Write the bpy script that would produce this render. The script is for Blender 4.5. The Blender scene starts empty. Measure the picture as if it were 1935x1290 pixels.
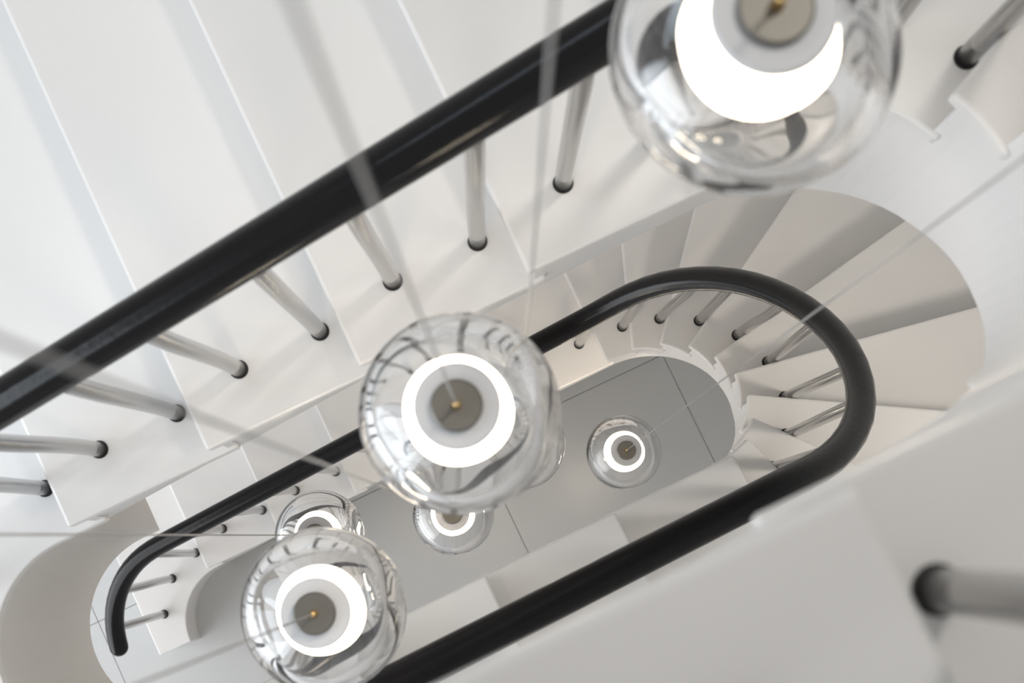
import bpy, bmesh, math, random
from mathutils import Matrix, Vector

random.seed(4)
S = bpy.context.scene
COL = S.collection

# ------------------------------------------------------------------ frame of reference
# x runs along the straight flights of the stairwell, y across them, z up from the ground floor.
IW, IH = 1935.0, 1290.0
FPX = 3400.0                    # focal length in pixels of the 1935 px wide frame
NADIR = (963.6, 1011.9)         # where the vertical lines meet
PHI = 0.442                     # heading of the well in the frame
HC = 7.42                       # camera height above the ground floor

# ------------------------------------------------------------------ camera
_n = Vector(((NADIR[0] - IW / 2) / FPX, (IH / 2 - NADIR[1]) / FPX, -1)).normalized()
_up = -_n
_xr = Vector((1, 0, 0)); _xr = (_xr - _up * _xr.dot(_up)).normalized()
_yr = _up.cross(_xr)
_cp, _sp = math.cos(PHI), math.sin(PHI)
ROT = Matrix((_xr * _cp + _yr * _sp, _yr * _cp - _xr * _sp, _up))     # world = ROT @ camera
cd = bpy.data.cameras.new('camera'); cam = bpy.data.objects.new('camera', cd); COL.objects.link(cam)
cam.matrix_world = Matrix.Translation((0, 0, HC)) @ ROT.to_4x4()
cd.sensor_fit = 'HORIZONTAL'; cd.sensor_width = 36.0; cd.lens = FPX / IW * 36.0
cd.clip_start = 0.01; cd.clip_end = 100
cd.dof.use_dof = True; cd.dof.focus_distance = 4.6; cd.dof.aperture_fstop = 6.3
S.camera = cam

# ------------------------------------------------------------------ world, daylight, exposure
W = bpy.data.worlds.new('world'); S.world = W; W.use_nodes = True
bg = W.node_tree.nodes['Background']
bg.inputs[0].default_value = (0.97, 0.98, 1.0, 1); bg.inputs[1].default_value = 0.43
S.view_settings.view_transform = 'Standard'; S.view_settings.look = 'None'
S.view_settings.gamma = 1.0; S.view_settings.use_curve_mapping = False
S.view_settings.exposure = 0.40
S.cycles.sample_clamp_indirect = 4.0
S.cycles.max_bounces = 10; S.cycles.transmission_bounces = 9; S.cycles.diffuse_bounces = 4
S.cycles.glossy_bounces = 4

def area_light(name, loc, target, sx, sy, power, color, spread=180):
    ld = bpy.data.lights.new(name, 'AREA'); ld.shape = 'RECTANGLE'; ld.size = sx; ld.size_y = sy
    ld.energy = power; ld.color = color
    ld.spread = math.radians(spread)
    o = bpy.data.objects.new(name, ld); COL.objects.link(o); o.location = loc
    o.rotation_euler = (Vector(target) - Vector(loc)).to_track_quat('-Z', 'Y').to_euler()
    return o

# daylight: assumed area lights at the long wall and left of both storeys, plus added lights; no windows built
area_light('assumed_stair_daylight', (-.55, 1.45, HC - 1.0), (-.2, .2, HC - 3.0), 2.2, .13, 5.0, (.74, .87, 1.0))  # assumed daylight strip, no window built; kept narrow to streak the handrail
area_light('added_overhead_light', (1.45, .75, HC + 1.6), (-.5, .6, HC - 3.4), .26, .4, 3.8, (1.0, .94, .86), 70)  # added light, no rooflight known; throws nosing shadows on the upper flight
area_light('assumed_landing_daylight', (-3.25, .2, HC - 2.3), (1.0, .2, HC - 2.6), 2.4, 2.2, 60, (.84, .92, 1.0))  # assumed daylight from the left, no glazing built; brightens the right-hand string
area_light('added_round_end_light', (1.50, -.55, HC - 3.7), (.75, .75, HC - 5.6), .2, .3, 2.5, (1.0, .91, .80), 110)
area_light('assumed_ground_daylight', (-3.25, .2, 1.35), (0, .2, .6), 2.6, 2.2, 46, (.95, .97, 1.0))  # assumed daylight, source unseen and not built; lightens floor and lower treads

# ------------------------------------------------------------------ helpers
def at_axis(px, py, zc):
    """a photo point at distance zc along the optical axis -> place in the stairwell"""
    c = Vector(((px - IW / 2) / FPX, (IH / 2 - py) / FPX, -1)) * zc
    return ROT @ c + Vector((0, 0, HC))

def empty(name, loc=(0, 0, 0)):
    o = bpy.data.objects.new(name, None); COL.objects.link(o); o.location = loc
    o.empty_display_size = 0.1
    return o

def tag(o, label=None, cat=None, group=None, kind=None):
    if label: o['label'] = label
    if cat: o['category'] = cat
    if group: o['group'] = group
    if kind: o['kind'] = kind
    return o

def link(name, me, mat, parent=None, smooth=False, bevel=0.0, loc=None):
    if mat: me.materials.clear(); me.materials.append(mat)
    if smooth:
        for p in me.polygons: p.use_smooth = True
    o = bpy.data.objects.new(name, me); COL.objects.link(o)
    if parent: o.parent = parent
    if loc is not None: o.location = loc
    if bevel:
        b = o.modifiers.new('bevel', 'BEVEL'); b.width = bevel; b.segments = 2; b.limit_method = 'ANGLE'
        b.angle_limit = math.radians(50)
    return o

def mesh(name, verts, faces):
    me = bpy.data.meshes.new(name); me.from_pydata(verts, [], faces); me.update(); return me

def fix(me):
    bm = bmesh.new(); bm.from_mesh(me)
    bmesh.ops.remove_doubles(bm, verts=bm.verts, dist=1e-5)
    bmesh.ops.recalc_face_normals(bm, faces=bm.faces); bm.to_mesh(me); bm.free(); return me

def slab(name, pts, z0, z1):
    """closed prism over a plan outline"""
    n = len(pts)
    v = [(x, y, z0) for x, y in pts] + [(x, y, z1) for x, y in pts]
    f = [tuple(range(n))[::-1], tuple(range(n, 2 * n))]
    f += [(i, (i + 1) % n, n + (i + 1) % n, n + i) for i in range(n)]
    return fix(mesh(name, v, f))

def box(name, a, b):
    return slab(name, [(a[0], a[1]), (b[0], a[1]), (b[0], b[1]), (a[0], b[1])], a[2], b[2])

def lathe(name, prof, n=48, close=False):
    """profile (r, z) turned about z; r = 0 ends become poles"""
    v, f = [], []; rings = []
    for r, z in prof:
        if r < 1e-6:
            rings.append([len(v)]); v.append((0, 0, z))
        else:
            rings.append(list(range(len(v), len(v) + n)))
            v += [(r * math.cos(2 * math.pi * i / n), r * math.sin(2 * math.pi * i / n), z) for i in range(n)]
    pairs = list(zip(rings, rings[1:]))
    if close: pairs.append((rings[-1], rings[0]))
    for a, b in pairs:
        for i in range(n):
            j = (i + 1) % n
            if len(a) == 1 and len(b) == 1: continue
            if len(a) == 1: f.append((a[0], b[i], b[j]))
            elif len(b) == 1: f.append((a[i], a[j], b[0]))
            else: f.append((a[i], a[j], b[j], b[i]))
    return fix(mesh(name, v, f))

def tube(name, pts, rad, n=20, caps='flat'):
    """round bar along a polyline; caps 'round' gives domed ends"""
    pts = [Vector(p) for p in pts]; rads = [rad] * len(pts)
    if caps == 'round':
        d0 = (pts[0] - pts[1]).normalized(); d1 = (pts[-1] - pts[-2]).normalized()
        hs = [i * math.pi / 12 for i in range(1, 7)]
        pre = [(pts[0] + d0 * rad * math.sin(a), rad * max(math.cos(a), .02)) for a in hs][::-1]
        post = [(pts[-1] + d1 * rad * math.sin(a), rad * max(math.cos(a), .02)) for a in hs]
        pts = [p for p, _ in pre] + pts + [p for p, _ in post]
        rads = [r for _, r in pre] + rads + [r for _, r in post]
    v, f = [], []
    t = (pts[1] - pts[0]).normalized()
    ref = Vector((0, 0, 1)) if abs(t.z) < .9 else Vector((1, 0, 0))
    nrm = (ref - t * ref.dot(t)).normalized()
    for i, p in enumerate(pts):
        a = pts[max(i - 1, 0)]; b = pts[min(i + 1, len(pts) - 1)]
        t = (b - a).normalized(); nrm = (nrm - t * nrm.dot(t)).normalized(); bi = t.cross(nrm)
        for k in range(n):
            an = 2 * math.pi * k / n
            v.append(p + (nrm * math.cos(an) + bi * math.sin(an)) * rads[i])
    for i in range(len(pts) - 1):
        for k in range(n):
            j = (k + 1) % n
            f.append((i * n + k, i * n + j, (i + 1) * n + j, (i + 1) * n + k))
    f.append(tuple(range(n))[::-1]); m = (len(pts) - 1) * n; f.append(tuple(range(m, m + n)))
    return fix(mesh(name, v, f))

# ------------------------------------------------------------------ materials
def mat_pbr(name, col, rough=.5, metal=0., coat=0., ior=1.5, noise=None, bump=None, emis=None, spec=.5):
    m = bpy.data.materials.new(name); m.use_nodes = True; nt = m.node_tree
    p = nt.nodes['Principled BSDF']
    p.inputs['Base Color'].default_value = (*col, 1); p.inputs['Roughness'].default_value = rough
    p.inputs['Metallic'].default_value = metal; p.inputs['IOR'].default_value = ior
    p.inputs['Specular IOR Level'].default_value = spec
    p.inputs['Coat Weight'].default_value = coat; p.inputs['Coat Roughness'].default_value = .08
    tc = nt.nodes.new('ShaderNodeTexCoord')
    if noise:                                   # (scale, amount): faint unevenness of the colour
        tx = nt.nodes.new('ShaderNodeTexNoise'); tx.inputs['Scale'].default_value = noise[0]
        tx.inputs['Detail'].default_value = 4
        nt.links.new(tc.outputs['Object'], tx.inputs['Vector'])
        mx = nt.nodes.new('ShaderNodeMix'); mx.data_type = 'RGBA'
        mx.inputs['A'].default_value = (*[c * (1 - noise[1]) for c in col], 1)
        mx.inputs['B'].default_value = (*[min(1, c * (1 + noise[1])) for c in col], 1)
        nt.links.new(tx.outputs['Fac'], mx.inputs['Factor']); nt.links.new(mx.outputs['Result'], p.inputs['Base Color'])
    if bump:
        tb = nt.nodes.new('ShaderNodeTexNoise'); tb.inputs['Scale'].default_value = bump[0]
        nt.links.new(tc.outputs['Object'], tb.inputs['Vector'])
        bp = nt.nodes.new('ShaderNodeBump'); bp.inputs['Strength'].default_value = bump[1]
        bp.inputs['Distance'].default_value = .01
        nt.links.new(tb.outputs['Fac'], bp.inputs['Height']); nt.links.new(bp.outputs['Normal'], p.inputs['Normal'])
    if emis:
        p.inputs['Emission Color'].default_value = (*emis[0], 1); p.inputs['Emission Strength'].default_value = emis[1]
    return m

M_TREAD = mat_pbr('white_lacquer', (.80, .79, .775), .28, noise=(3, .015), bump=(6, .02))
M_STRING = mat_pbr('white_satin_paint', (.80, .79, .78), .4, noise=(4, .01))
M_SOFFIT = mat_pbr('white_soffit_paint', (.78, .765, .745), .7)
M_WALL = mat_pbr('white_wall_paint', (.78, .765, .745), .8, noise=(2, .02))
M_TILE = mat_pbr('grey_floor_slab', (.56, .57, .57), .25, noise=(2, .03))
M_GROUT = mat_pbr('dark_joint', (.25, .25, .245), .8)
M_RAIL = mat_pbr('black_stained_wood', (.003, .0026, .003), .2, noise=(30, .3), bump=(60, .03), spec=.24)
M_STEEL = mat_pbr('polished_steel', (.36, .355, .35), .18, metal=1., noise=(40, .03))
M_BLACK = mat_pbr('black_rubber', (.012, .012, .012), .5)
M_COLLAR = mat_pbr('light_grey_enamel', (.64, .65, .67), .45)
M_NICKEL = mat_pbr('brushed_nickel', (.20, .19, .17), .5, metal=1., noise=(60, .08))
M_BRASS = mat_pbr('brass', (.85, .58, .25), .25, metal=1.)
M_CORD = mat_pbr('grey_cord', (.36, .35, .34), .4)
M_GLOW = mat_pbr('lit_opal_glass', (.9, .88, .84), .4, emis=((1., .86, .66), 6.0))

def mat_glass():
    m = bpy.data.materials.new('clear_glass'); m.use_nodes = True; nt = m.node_tree
    nt.nodes.remove(nt.nodes['Principled BSDF'])
    g = nt.nodes.new('ShaderNodeBsdfGlass'); g.inputs['Color'].default_value = (.985, .985, .985, 1)
    g.inputs['Roughness'].default_value = 0.0; g.inputs['IOR'].default_value = 1.46
    nt.links.new(g.outputs[0], nt.nodes['Material Output'].inputs[0]); return m
M_GLASS = mat_glass()

# ------------------------------------------------------------------ the stair in numbers
RISE, GO = .18, .3305
CS, CT, RI = .565, .164, .22           # centre of the right-hand round end of the well, its radius
CL0 = -1.086                            # centre of the round left end at the foot of the stair
CL1 = -.84                              # centre of the round left end at the landing
WID = 1.10                              # tread width
TH, OV = .038, .018                     # tread thickness, nosing overhang
def zk(k): return HC - (6.958 - RISE * k)
Z_FLOOR = 0.0

class Flight:
    """numbers 1..17 run from one floor to the next; base adds the steps below; rot and back shift its winders"""
    def __init__(self, base, rot, back):
        self.base, self.rot, self.back = base, rot, back
    def nosing(self, j):
        """(kind, value): 'a' straight rising to the right at x, 'w' winder angle, 'b' straight coming back at x"""
        if j <= 4: return 'a', -.757 + GO * (j - 1)
        if j <= 13: return 'w', 90 - 20 * (j - 5) - (self.rot if j > 5 else 0)
        return 'b', CS - self.back - .335 * (j - 14)
    def path(self, j):
        """running coordinate of a nosing along the inner edge"""
        kd, v = self.nosing(j)
        if kd == 'a': return v - CS
        if kd == 'w': return math.radians(90 - v) * RI
        return math.pi * RI + (CS - v)
    def j_of(self, p):
        for j in range(-2, 22):
            a, b = self.path(j), self.path(j + 1)
            if p < b: return j + (p - a) / (b - a)
        return 21

def plan(p, off):
    """point at running coordinate p, off metres outside the well's edge"""
    if p < 0: return CS + p, CT + RI + off
    if p > math.pi * RI: return CS - (p - math.pi * RI), CT - RI - off
    a = math.pi / 2 - p / RI; r = RI + off
    return CS + r * math.cos(a), CT + r * math.sin(a)

F_LOW, F_UP = Flight(0, 0, 0), Flight(18, 6.5, .058)

def tread_outline(p0, p1, front, back_off=0.0):
    """plan outline between running coordinates p0 (nosing, pushed forward by front) and p1"""
    n = max(1, int(math.ceil((min(p1, math.pi * RI) - max(p0, 0)) / (RI * .06)))) if p1 > 0 and p0 < math.pi * RI else 1
    ps = [p0 + (p1 - p0) * i / n for i in range(n + 1)]
    for q in (0, math.pi * RI):
        if p0 + 1e-4 < q < p1 - 1e-4: ps.append(q)
    ps.sort()
    inner = [Vector(plan(p, back_off * min(1, max(0, (p / (math.pi * RI) - .6) / .4)))) for p in ps]; outer = [Vector(plan(p, WID)) for p in ps]
    d = (outer[0] - inner[0]).normalized(); fw = Vector((d.y, -d.x))      # along the walk
    if fw.dot(Vector(plan(p0 + .01, .3)) - Vector(plan(p0, .3))) < 0: fw = -fw
    inner[0] = inner[0] - fw * front; outer[0] = outer[0] - fw * front
    return [tuple(q) for q in inner] + [tuple(q) for q in outer[::-1]]

def riser_mesh(p0, z0, z1):
    a = Vector(plan(p0, .008)); b = Vector(plan(p0, WID)); d = (b - a).normalized(); fw = Vector((d.y, -d.x))
    if fw.dot(Vector(plan(p0 + .01, .3)) - Vector(plan(p0, .3))) < 0: fw = -fw
    return slab('riser', [tuple(a), tuple(b), tuple(b + fw * .02), tuple(a + fw * .02)], z0, z1)

def ribbon(name, samples):
    """closed band; samples: list of runs, each run a list of (inner xy, outer xy, z_low, z_high)"""
    v, f = [], []
    for run in samples:
        base = len(v)
        for a, b, z0, z1 in run:
            v += [(a[0], a[1], z0), (a[0], a[1], z1), (b[0], b[1], z1), (b[0], b[1], z0)]
        for i in range(len(run) - 1):
            q = base + 4 * i
            for k in range(4): f.append((q + k, q + (k + 1) % 4, q + 4 + (k + 1) % 4, q + 4 + k))
        f.append((base, base + 1, base + 2, base + 3)); e = base + 4 * (len(run) - 1)
        f.append((e + 3, e + 2, e + 1, e))
    me = mesh(name, v, f)
    bm = bmesh.new(); bm.from_mesh(me); bmesh.ops.recalc_face_normals(bm, faces=bm.faces); bm.to_mesh(me); bm.free()
    return me

def interp(tab, x):
    if x <= tab[0][0]: return tab[0][1]
    for (a, u), (b, w) in zip(tab, tab[1:]):
        if x <= b: return u + (w - u) * (x - a) / (b - a)
    return tab[-1][1]

# how far the lower edge of the inner string lies under the line of the nosings
DROP_LOW = [(-1, .5), (0, .42), (1, .36), (2, .28), (4, .32), (5, .40), (6.5, .43), (9, .40), (11, .42), (13, .32), (14, .24), (18, .22)]
DROP_UP = [(0, .30), (1, .26), (3.5, .28), (4.5, .36), (5.3, .48), (6, .57), (7, .64), (9, .75), (11, .82), (12.5, .83), (13.5, .80), (14, .66), (14.35, .42), (14.7, .30), (15.2, .20), (18, .19)]

def build_flight(F, drop, j0, j1, root):
    b = F.base
    for j in range(j0, j1 + 1):
        p0, p1 = F.path(j), F.path(j + 1)
        z = zk(b + j)
        p1e = p1 + (.02 if not (5 <= j < 13) else .012)
        link('tread', slab('tread', tread_outline(p0, p1e, OV, .0025 if b else 0.0), z - TH, z), M_TREAD, root, bevel=.006)
        link('riser', riser_mesh(p0, z - RISE, z - TH), M_STRING, root)
    runs, under = [], []
    for j in range(j0, j1 + 1):
        p0, p1 = F.path(j), F.path(j + 1); z = zk(b + j) - TH
        n = max(2, int((p1 - p0) / .02)); run = []; ur = []
        for i in range(n + 1):
            p = p0 + (p1 - p0) * i / n; jj = j + i / n
            zb = max(zk(b + jj) - interp(drop, jj), Z_FLOOR + .001)
            zb = min(zb, z - .03)
            ps = p + .006                    # pieces meet just behind the riser panel
            run.append((plan(ps, .010), plan(ps, .034), zb, z))
            ur.append((plan(p, .034), plan(p, WID), zb, zb + .012))
        runs.append(run); under += ur if not under else ur[1:]
    link('inner_string', ribbon('inner_string', runs), M_STRING, root)
    link('soffit', ribbon('soffit', [under]), M_SOFFIT, root)

# ------------------------------------------------------------------ ground floor of large slabs
fl = tag(link('floor', box('floor', (-3.6, -2.2, -.12), (2.6, 2.6, -.012)), M_GROUT), 'pale grey stone floor at the bottom of the stairwell', 'floor', kind='structure')
TILE = .8525; JT = .0025
me = box('tile', (0, 0, -.012), (TILE - JT, TILE - JT, 0))
sx0, ty0 = .8906 - 5 * TILE, .403 - 3 * TILE
tile_me = me
for i in range(7):
    for j in range(6):
        x, y = sx0 + i * TILE, ty0 + j * TILE
        if x + TILE > 2.6 or y + TILE > 2.6 or x < -3.6 or y < -2.2: continue
        link('tile', tile_me, M_TILE, fl, loc=(x + JT / 2, y + JT / 2, 0))

# ------------------------------------------------------------------ landing between the flights
ZL = zk(18)
def landing_outline(xa, xb, r, xl):
    pts = [(xa, CT + RI + WID), (xl, CT + RI + WID), (xl, CT - RI - WID), (xb, CT - RI - WID), (xb, CT - r)]
    for i in range(0, 33):
        a = -math.pi / 2 - math.pi * i / 32
        pts.append((CL1 + r * math.cos(a), CT + r * math.sin(a)))
    pts.append((xa, CT + r))
    return pts
lnd = tag(empty('floor_landing', (-2, CT, ZL)), 'white upper landing with a deep curved fascia round the well', 'landing', kind='structure')
lnd_inv = Vector((-2, CT, ZL))
def under(o, root):
    o.matrix_parent_inverse = Matrix.Translation(-root.location); return o
under(link('landing_board', slab('landing_board', landing_outline(-.735, -.779 + OV, RI, -3.3), ZL - TH, ZL), M_TREAD, lnd, bevel=.004), lnd)
under(link('landing_slab', slab('landing_slab', landing_outline(-.795, -.795, RI + .008, -3.3), HC - 4.58, ZL - TH), M_SOFFIT, lnd), lnd)

# ------------------------------------------------------------------ outer wall round the stair
def outer_wall(z0, z1):
    run = []; ps = []
    L = CS + .795
    N = 40
    ps = [-L, -L * .5] + [math.pi * RI * i / N for i in range(N + 1)] + [math.pi * RI + L * .5, math.pi * RI + L]
    for p in ps: run.append((plan(p, WID + .005), plan(p, WID + .12), z0, z1))
    return ribbon('wall_stairwell', [run])
tag(link('wall_outer', outer_wall(-.0, HC + 2.6), M_WALL), 'plain white outer wall curving round the stair', 'wall', kind='structure')

# ------------------------------------------------------------------ the two flights
low = tag(empty('staircase', (0, 0, 0)), 'lower white staircase winding from the grey floor up to the landing', 'staircase')
build_flight(F_LOW, DROP_LOW, 0, 17, low)
# the wide first step, cut off square on the line through the middle of the well
Z1 = zk(-1)
pts = [(-1.42 - OV, CT + .002), (-1.42 - OV, CT + RI + WID), (CL0 + .02, CT + RI + WID), (CL0 + .02, CT + RI)]
for i in range(0, 17):
    a = math.pi / 2 + math.pi / 2 * i / 16
    pts.append((CL0 + RI * math.cos(a), CT + RI * math.sin(a)))
link('tread', slab('tread', pts, Z1 - TH, Z1), M_TREAD, low, bevel=.004)
link('riser', box('riser', (-1.42, CT + .012, 0), (-1.40, CT + RI + WID, Z1 - TH)), M_STRING, low)
link('side_panel', box('side_panel', (-1.40, CT + .012, 0), (CL0 - RI - .012, CT + .03, Z1 - TH)), M_STRING, low)
run = []
for i in range(0, 25):
    a = math.pi / 2 + math.pi / 2 * i / 24
    c, s = math.cos(a), math.sin(a)
    run.append(((CL0 + (RI + .01) * c, CT + (RI + .01) * s), (CL0 + (RI + .034) * c, CT + (RI + .034) * s), 0, Z1 - TH))
link('inner_string', ribbon('inner_string', [run]), M_STRING, low)

upp = tag(empty('staircase', (0, 0, ZL)), 'upper white staircase climbing from the landing past the camera', 'staircase')
_before = set(bpy.data.objects)
build_flight(F_UP, DROP_UP, 1, 17, upp)
for o in set(bpy.data.objects) - _before: under(o, upp)

# ------------------------------------------------------------------ handrails and balusters
HR, RAIL_OFF, BAL_OFF, RR, BR = .917, .088, .113, .033, .0148

# the handrail swings a little wider over the round end of the well (angle round the end -> offset from the edge)
def ang(p): return math.degrees(p / RI) if 0 < p < math.pi * RI else (0 if p <= 0 else 180)
RAIL_SWING = [(0, .088), (40, .088), (70, .098), (90, .110), (110, .126), (137, .128), (156, .106), (180, .083)]
RAIL_LIFT = [(0, 0), (70, 0), (120, .03), (150, .02), (180, 0)]
BASE_SWING = [(15, .100), (35, .104), (54, .114), (73, .124), (92, .131), (112, .130), (132, .124), (150, .113)]
def rail_off(p): return interp(RAIL_SWING, ang(p))

def rail_pts(F, j_start, j_end, step=.03):
    p, pe = F.path(j_start), F.path(j_end); out = []
    while p < pe:
        out.append(p); p += step
    out.append(pe)
    raw = [(plan(q, rail_off(q)), zk(F.base + F.j_of(q)) + HR + interp(RAIL_LIFT, ang(q))) for q in out]
    return raw

def smooth_z(zs, n):
    for _ in range(n):
        zs = [zs[0]] + [(zs[i - 1] + 2 * zs[i] + zs[i + 1]) / 4 for i in range(1, len(zs) - 1)] + [zs[-1]]
    return zs

def smooth_xy(line, n):
    xs = smooth_z([q[0] for q, _ in line], n); ys = smooth_z([q[1] for q, _ in line], n)
    return [((x, y), z) for x, y, (_, z) in zip(xs, ys, line)]

def arc(cx, r, a0, a1, n):
    return [(cx + r * math.cos(math.radians(a0 + (a1 - a0) * i / n)), CT + r * math.sin(math.radians(a0 + (a1 - a0) * i / n))) for i in range(n + 1)]

# lower railing: starts with a free end at the foot, ends on the landing's curve
RO = RI + RAIL_OFF
head = [(q, zk(-1.45 + 1.45 * min(1, i / 12.)) + HR) for i, q in enumerate(arc(CL0, RO, 167, 92, 12))]
mid = rail_pts(F_LOW, 0, 18 - .02)
xs = plan(F_LOW.path(18), RAIL_OFF)[0]
tail = [(q, zk(18 + .5 * i / 10.) + HR) for i, q in enumerate(arc(CL1, RO, 270, 180, 10))]
allp = smooth_xy(head + mid[1:] + tail, 2)
zs = smooth_z([z for _, z in allp], 10)
lr = tag(empty('stair_railing', (CL0 - RI, CT, 0)), 'black handrail on steel balusters round the lower stair, with a free rounded end', 'railing')
under(link('handrail', tube('handrail', [(q[0], q[1], z) for (q, _), z in zip(allp, zs)], RR, 28, 'round'), M_RAIL, lr, smooth=True), lr)
LOW_LINE = [(Vector((q[0], q[1])), z) for (q, _), z in zip(allp, zs)]

tail = [(q, zk(18.5 + .5 * i / 10.) + HR) for i, q in enumerate(arc(CL1, RO, 180, 90, 10))]
mid = rail_pts(F_UP, 1, 18)
allp = smooth_xy(tail[:-1] + mid, 2)
zs = smooth_z([z for _, z in allp], 10)
ur = tag(empty('stair_railing', (CL1, CT, ZL)), 'large black handrail on steel balusters across the top of the picture', 'railing')
under(link('handrail', tube('handrail', [(q[0], q[1], z) for (q, _), z in zip(allp, zs)], RR, 28, 'flat'), M_RAIL, ur, smooth=True), ur)
UP_LINE = [(Vector((q[0], q[1])), z) for (q, _), z in zip(allp, zs)]

def near_rail(line, xy):
    return min(line, key=lambda a: (a[0] - Vector(xy)).length)

COLL = lathe('collar', [(BR - .004, 0), (BR + .003, 0), (BR + .003, .003), (BR - .004, .003)], 24, close=True)
def baluster(root, line, xy, z):
    q, zr = near_rail(line, xy)
    top = Vector((q[0], q[1], zr - RR * .55)); bot = Vector((xy[0], xy[1], z))
    pts = [bot, bot + Vector((0, 0, .3 * (top.z - bot.z))), bot.lerp(top, .55) + Vector((0, 0, 0)), top]
    # gentle sweep: plumb at the foot, easing in under the rail
    n = 10; c = []
    for i in range(n + 1):
        t = i / n; e = t * t * (3 - 2 * t)
        c.append(Vector((bot.x + (top.x - bot.x) * e, bot.y + (top.y - bot.y) * e, bot.z + (top.z - bot.z) * t)))
    o = under(link('baluster', tube('baluster', c, BR, 18), M_STEEL, root, smooth=True), root)
    cobj = link('collar', COLL, M_BLACK, o, smooth=False); cobj.matrix_parent_inverse = Matrix.Translation(-root.location)
    cobj.location = bot
    cobj.matrix_parent_inverse = Matrix.Identity(4)
    return o

def bases(F, j0, j1):
    out = []
    for j in range(j0, j1 + 1):
        kd, v = F.nosing(j)
        if kd == 'a': out += [((v + .100, CT + RI + BAL_OFF), j), ((v + .267, CT + RI + BAL_OFF), j)]
        elif kd == 'b': out += [((v - .100, CT - RI - BAL_OFF + F.base * .0009), j), ((v - .267, CT - RI - BAL_OFF + F.base * .0009), j)]
        else:
            a = math.radians(v - 14.5); r = RI + interp(BASE_SWING, 90 - (v - 14.5))
            out.append(((CS + r * math.cos(a), CT + r * math.sin(a)), j))
    return out
for xy, j in bases(F_LOW, 0, 17): baluster(lr, LOW_LINE, xy, zk(j))
for xy in ((-1.358, .304), (-1.273, .417), (-1.147, .469)): baluster(lr, LOW_LINE, xy, Z1)
for xy, j in bases(F_UP, 1, 17): baluster(ur, UP_LINE, xy, zk(18 + j))
baluster(ur, UP_LINE, (-.824, CT + RI + BAL_OFF), ZL)
for a in (250, 215): baluster(lr, LOW_LINE, (CL1 + (RO + .01) * math.cos(math.radians(a)), CT + (RO + .01) * math.sin(math.radians(a))), ZL)
for a in (155, 135): baluster(ur, UP_LINE, (CL1 + (RO + .01) * math.cos(math.radians(a)), CT + (RO + .01) * math.sin(math.radians(a))), ZL)

# ------------------------------------------------------------------ pendant lamps
RG = .1225
def globe_mesh():
    bm = bmesh.new()
    bmesh.ops.create_uvsphere(bm, u_segments=64, v_segments=40, radius=RG)
    r = bmesh.ops.create_uvsphere(bm, u_segments=64, v_segments=40, radius=RG * .80)
    vs = set(r['verts'])
    for v in vs:
        d = v.co.normalized()
        w = .018 * math.sin(3 * d.x + 2 * d.y + 1) + .015 * math.sin(4 * d.y - 3 * d.z) + .012 * math.sin(5 * d.z + 2 * d.x + 2)
        v.co *= 1 + w
    fs = [f for f in bm.faces if f.verts[0] in vs]
    bmesh.ops.reverse_faces(bm, faces=fs)
    me = bpy.data.meshes.new('glass_globe'); bm.to_mesh(me); bm.free(); return me
G_GLOBE = globe_mesh()
G_DIFF = lathe('diffuser', [(0, .078), (.040, .078), (.052, .070), (.060, .055), (.064, .040), (.063, .026), (.056, .012), (.042, .002), (.02, -.004), (0, -.005)], 48)
G_COLLAR = lathe('collar', [(.0, .108), (.049, .108), (.050, .110), (.050, .119), (.048, .121), (0, .121)], 48)
G_CAP = lathe('cap', [(0, .121), (.0295, .121), (.030, .122), (.030, .129), (.028, .131), (0, .131)], 40)
G_FERR = lathe('ferrule', [(0, .131), (.0055, .131), (.0055, .137), (.004, .141), (.004, .152), (.0028, .156), (0, .156)], 16)
G_NUB = lathe('glass_nub', [(0, -.139), (.006, -.137), (.011, -.131), (.013, -.124), (.012, -.112), (0, -.112)], 20)
Z_TOP = HC + 2.6
LAMPS = [
    ((1425, 97), 275, 'largest glass globe pendant, cut by the top edge of the picture'),
    ((869, 780), 192, 'clear glass globe pendant at the middle of the well, in front of the black rail'),
    ((612, 1152), 157, 'clear glass globe pendant at the bottom, overlapping the near rail'),
    ((605, 1011), 85, 'small glass globe pendant half hidden behind the bottom globe'),
    ((857, 971), 77, 'small glass globe pendant peeking out below the middle globe'),
    ((1179, 854), 71, 'small sharp glass globe pendant hanging alone over the grey floor'),
    ((978, 838), 90, 'small glass globe pendant almost wholly hidden behind the middle globe'),
]
for (px, py), rp, lab in LAMPS:
    c = at_axis(px, py, FPX * RG / rp)
    t = tag(empty('pendant_lamp', c), lab, 'pendant lamp', 'clear glass globe pendants hanging down the stairwell')
    link('glass_globe', G_GLOBE, M_GLASS, t, smooth=True)
    link('diffuser', G_DIFF, M_GLOW, t, smooth=True)
    link('collar', G_COLLAR, M_COLLAR, t, bevel=0)
    ld = bpy.data.lights.new('lamp_light', 'SPOT'); ld.energy = 2.2; ld.color = (1.0, .84, .66); ld.shadow_soft_size = .05; ld.spot_size = math.radians(172); ld.spot_blend = .3
    lo = bpy.data.objects.new('lamp_light', ld); COL.objects.link(lo); lo.parent = t; lo.location = (0, 0, -.15)
    cp = link('cap', G_CAP, M_NICKEL, t)
    link('ferrule', G_FERR, M_BRASS, cp, smooth=True)
    L = Z_TOP - c.z
    link('cord', tube('cord', [(0, 0, .150), (0, 0, L * .5), (0, 0, L)], .0014, 10), M_CORD, t, smooth=True)
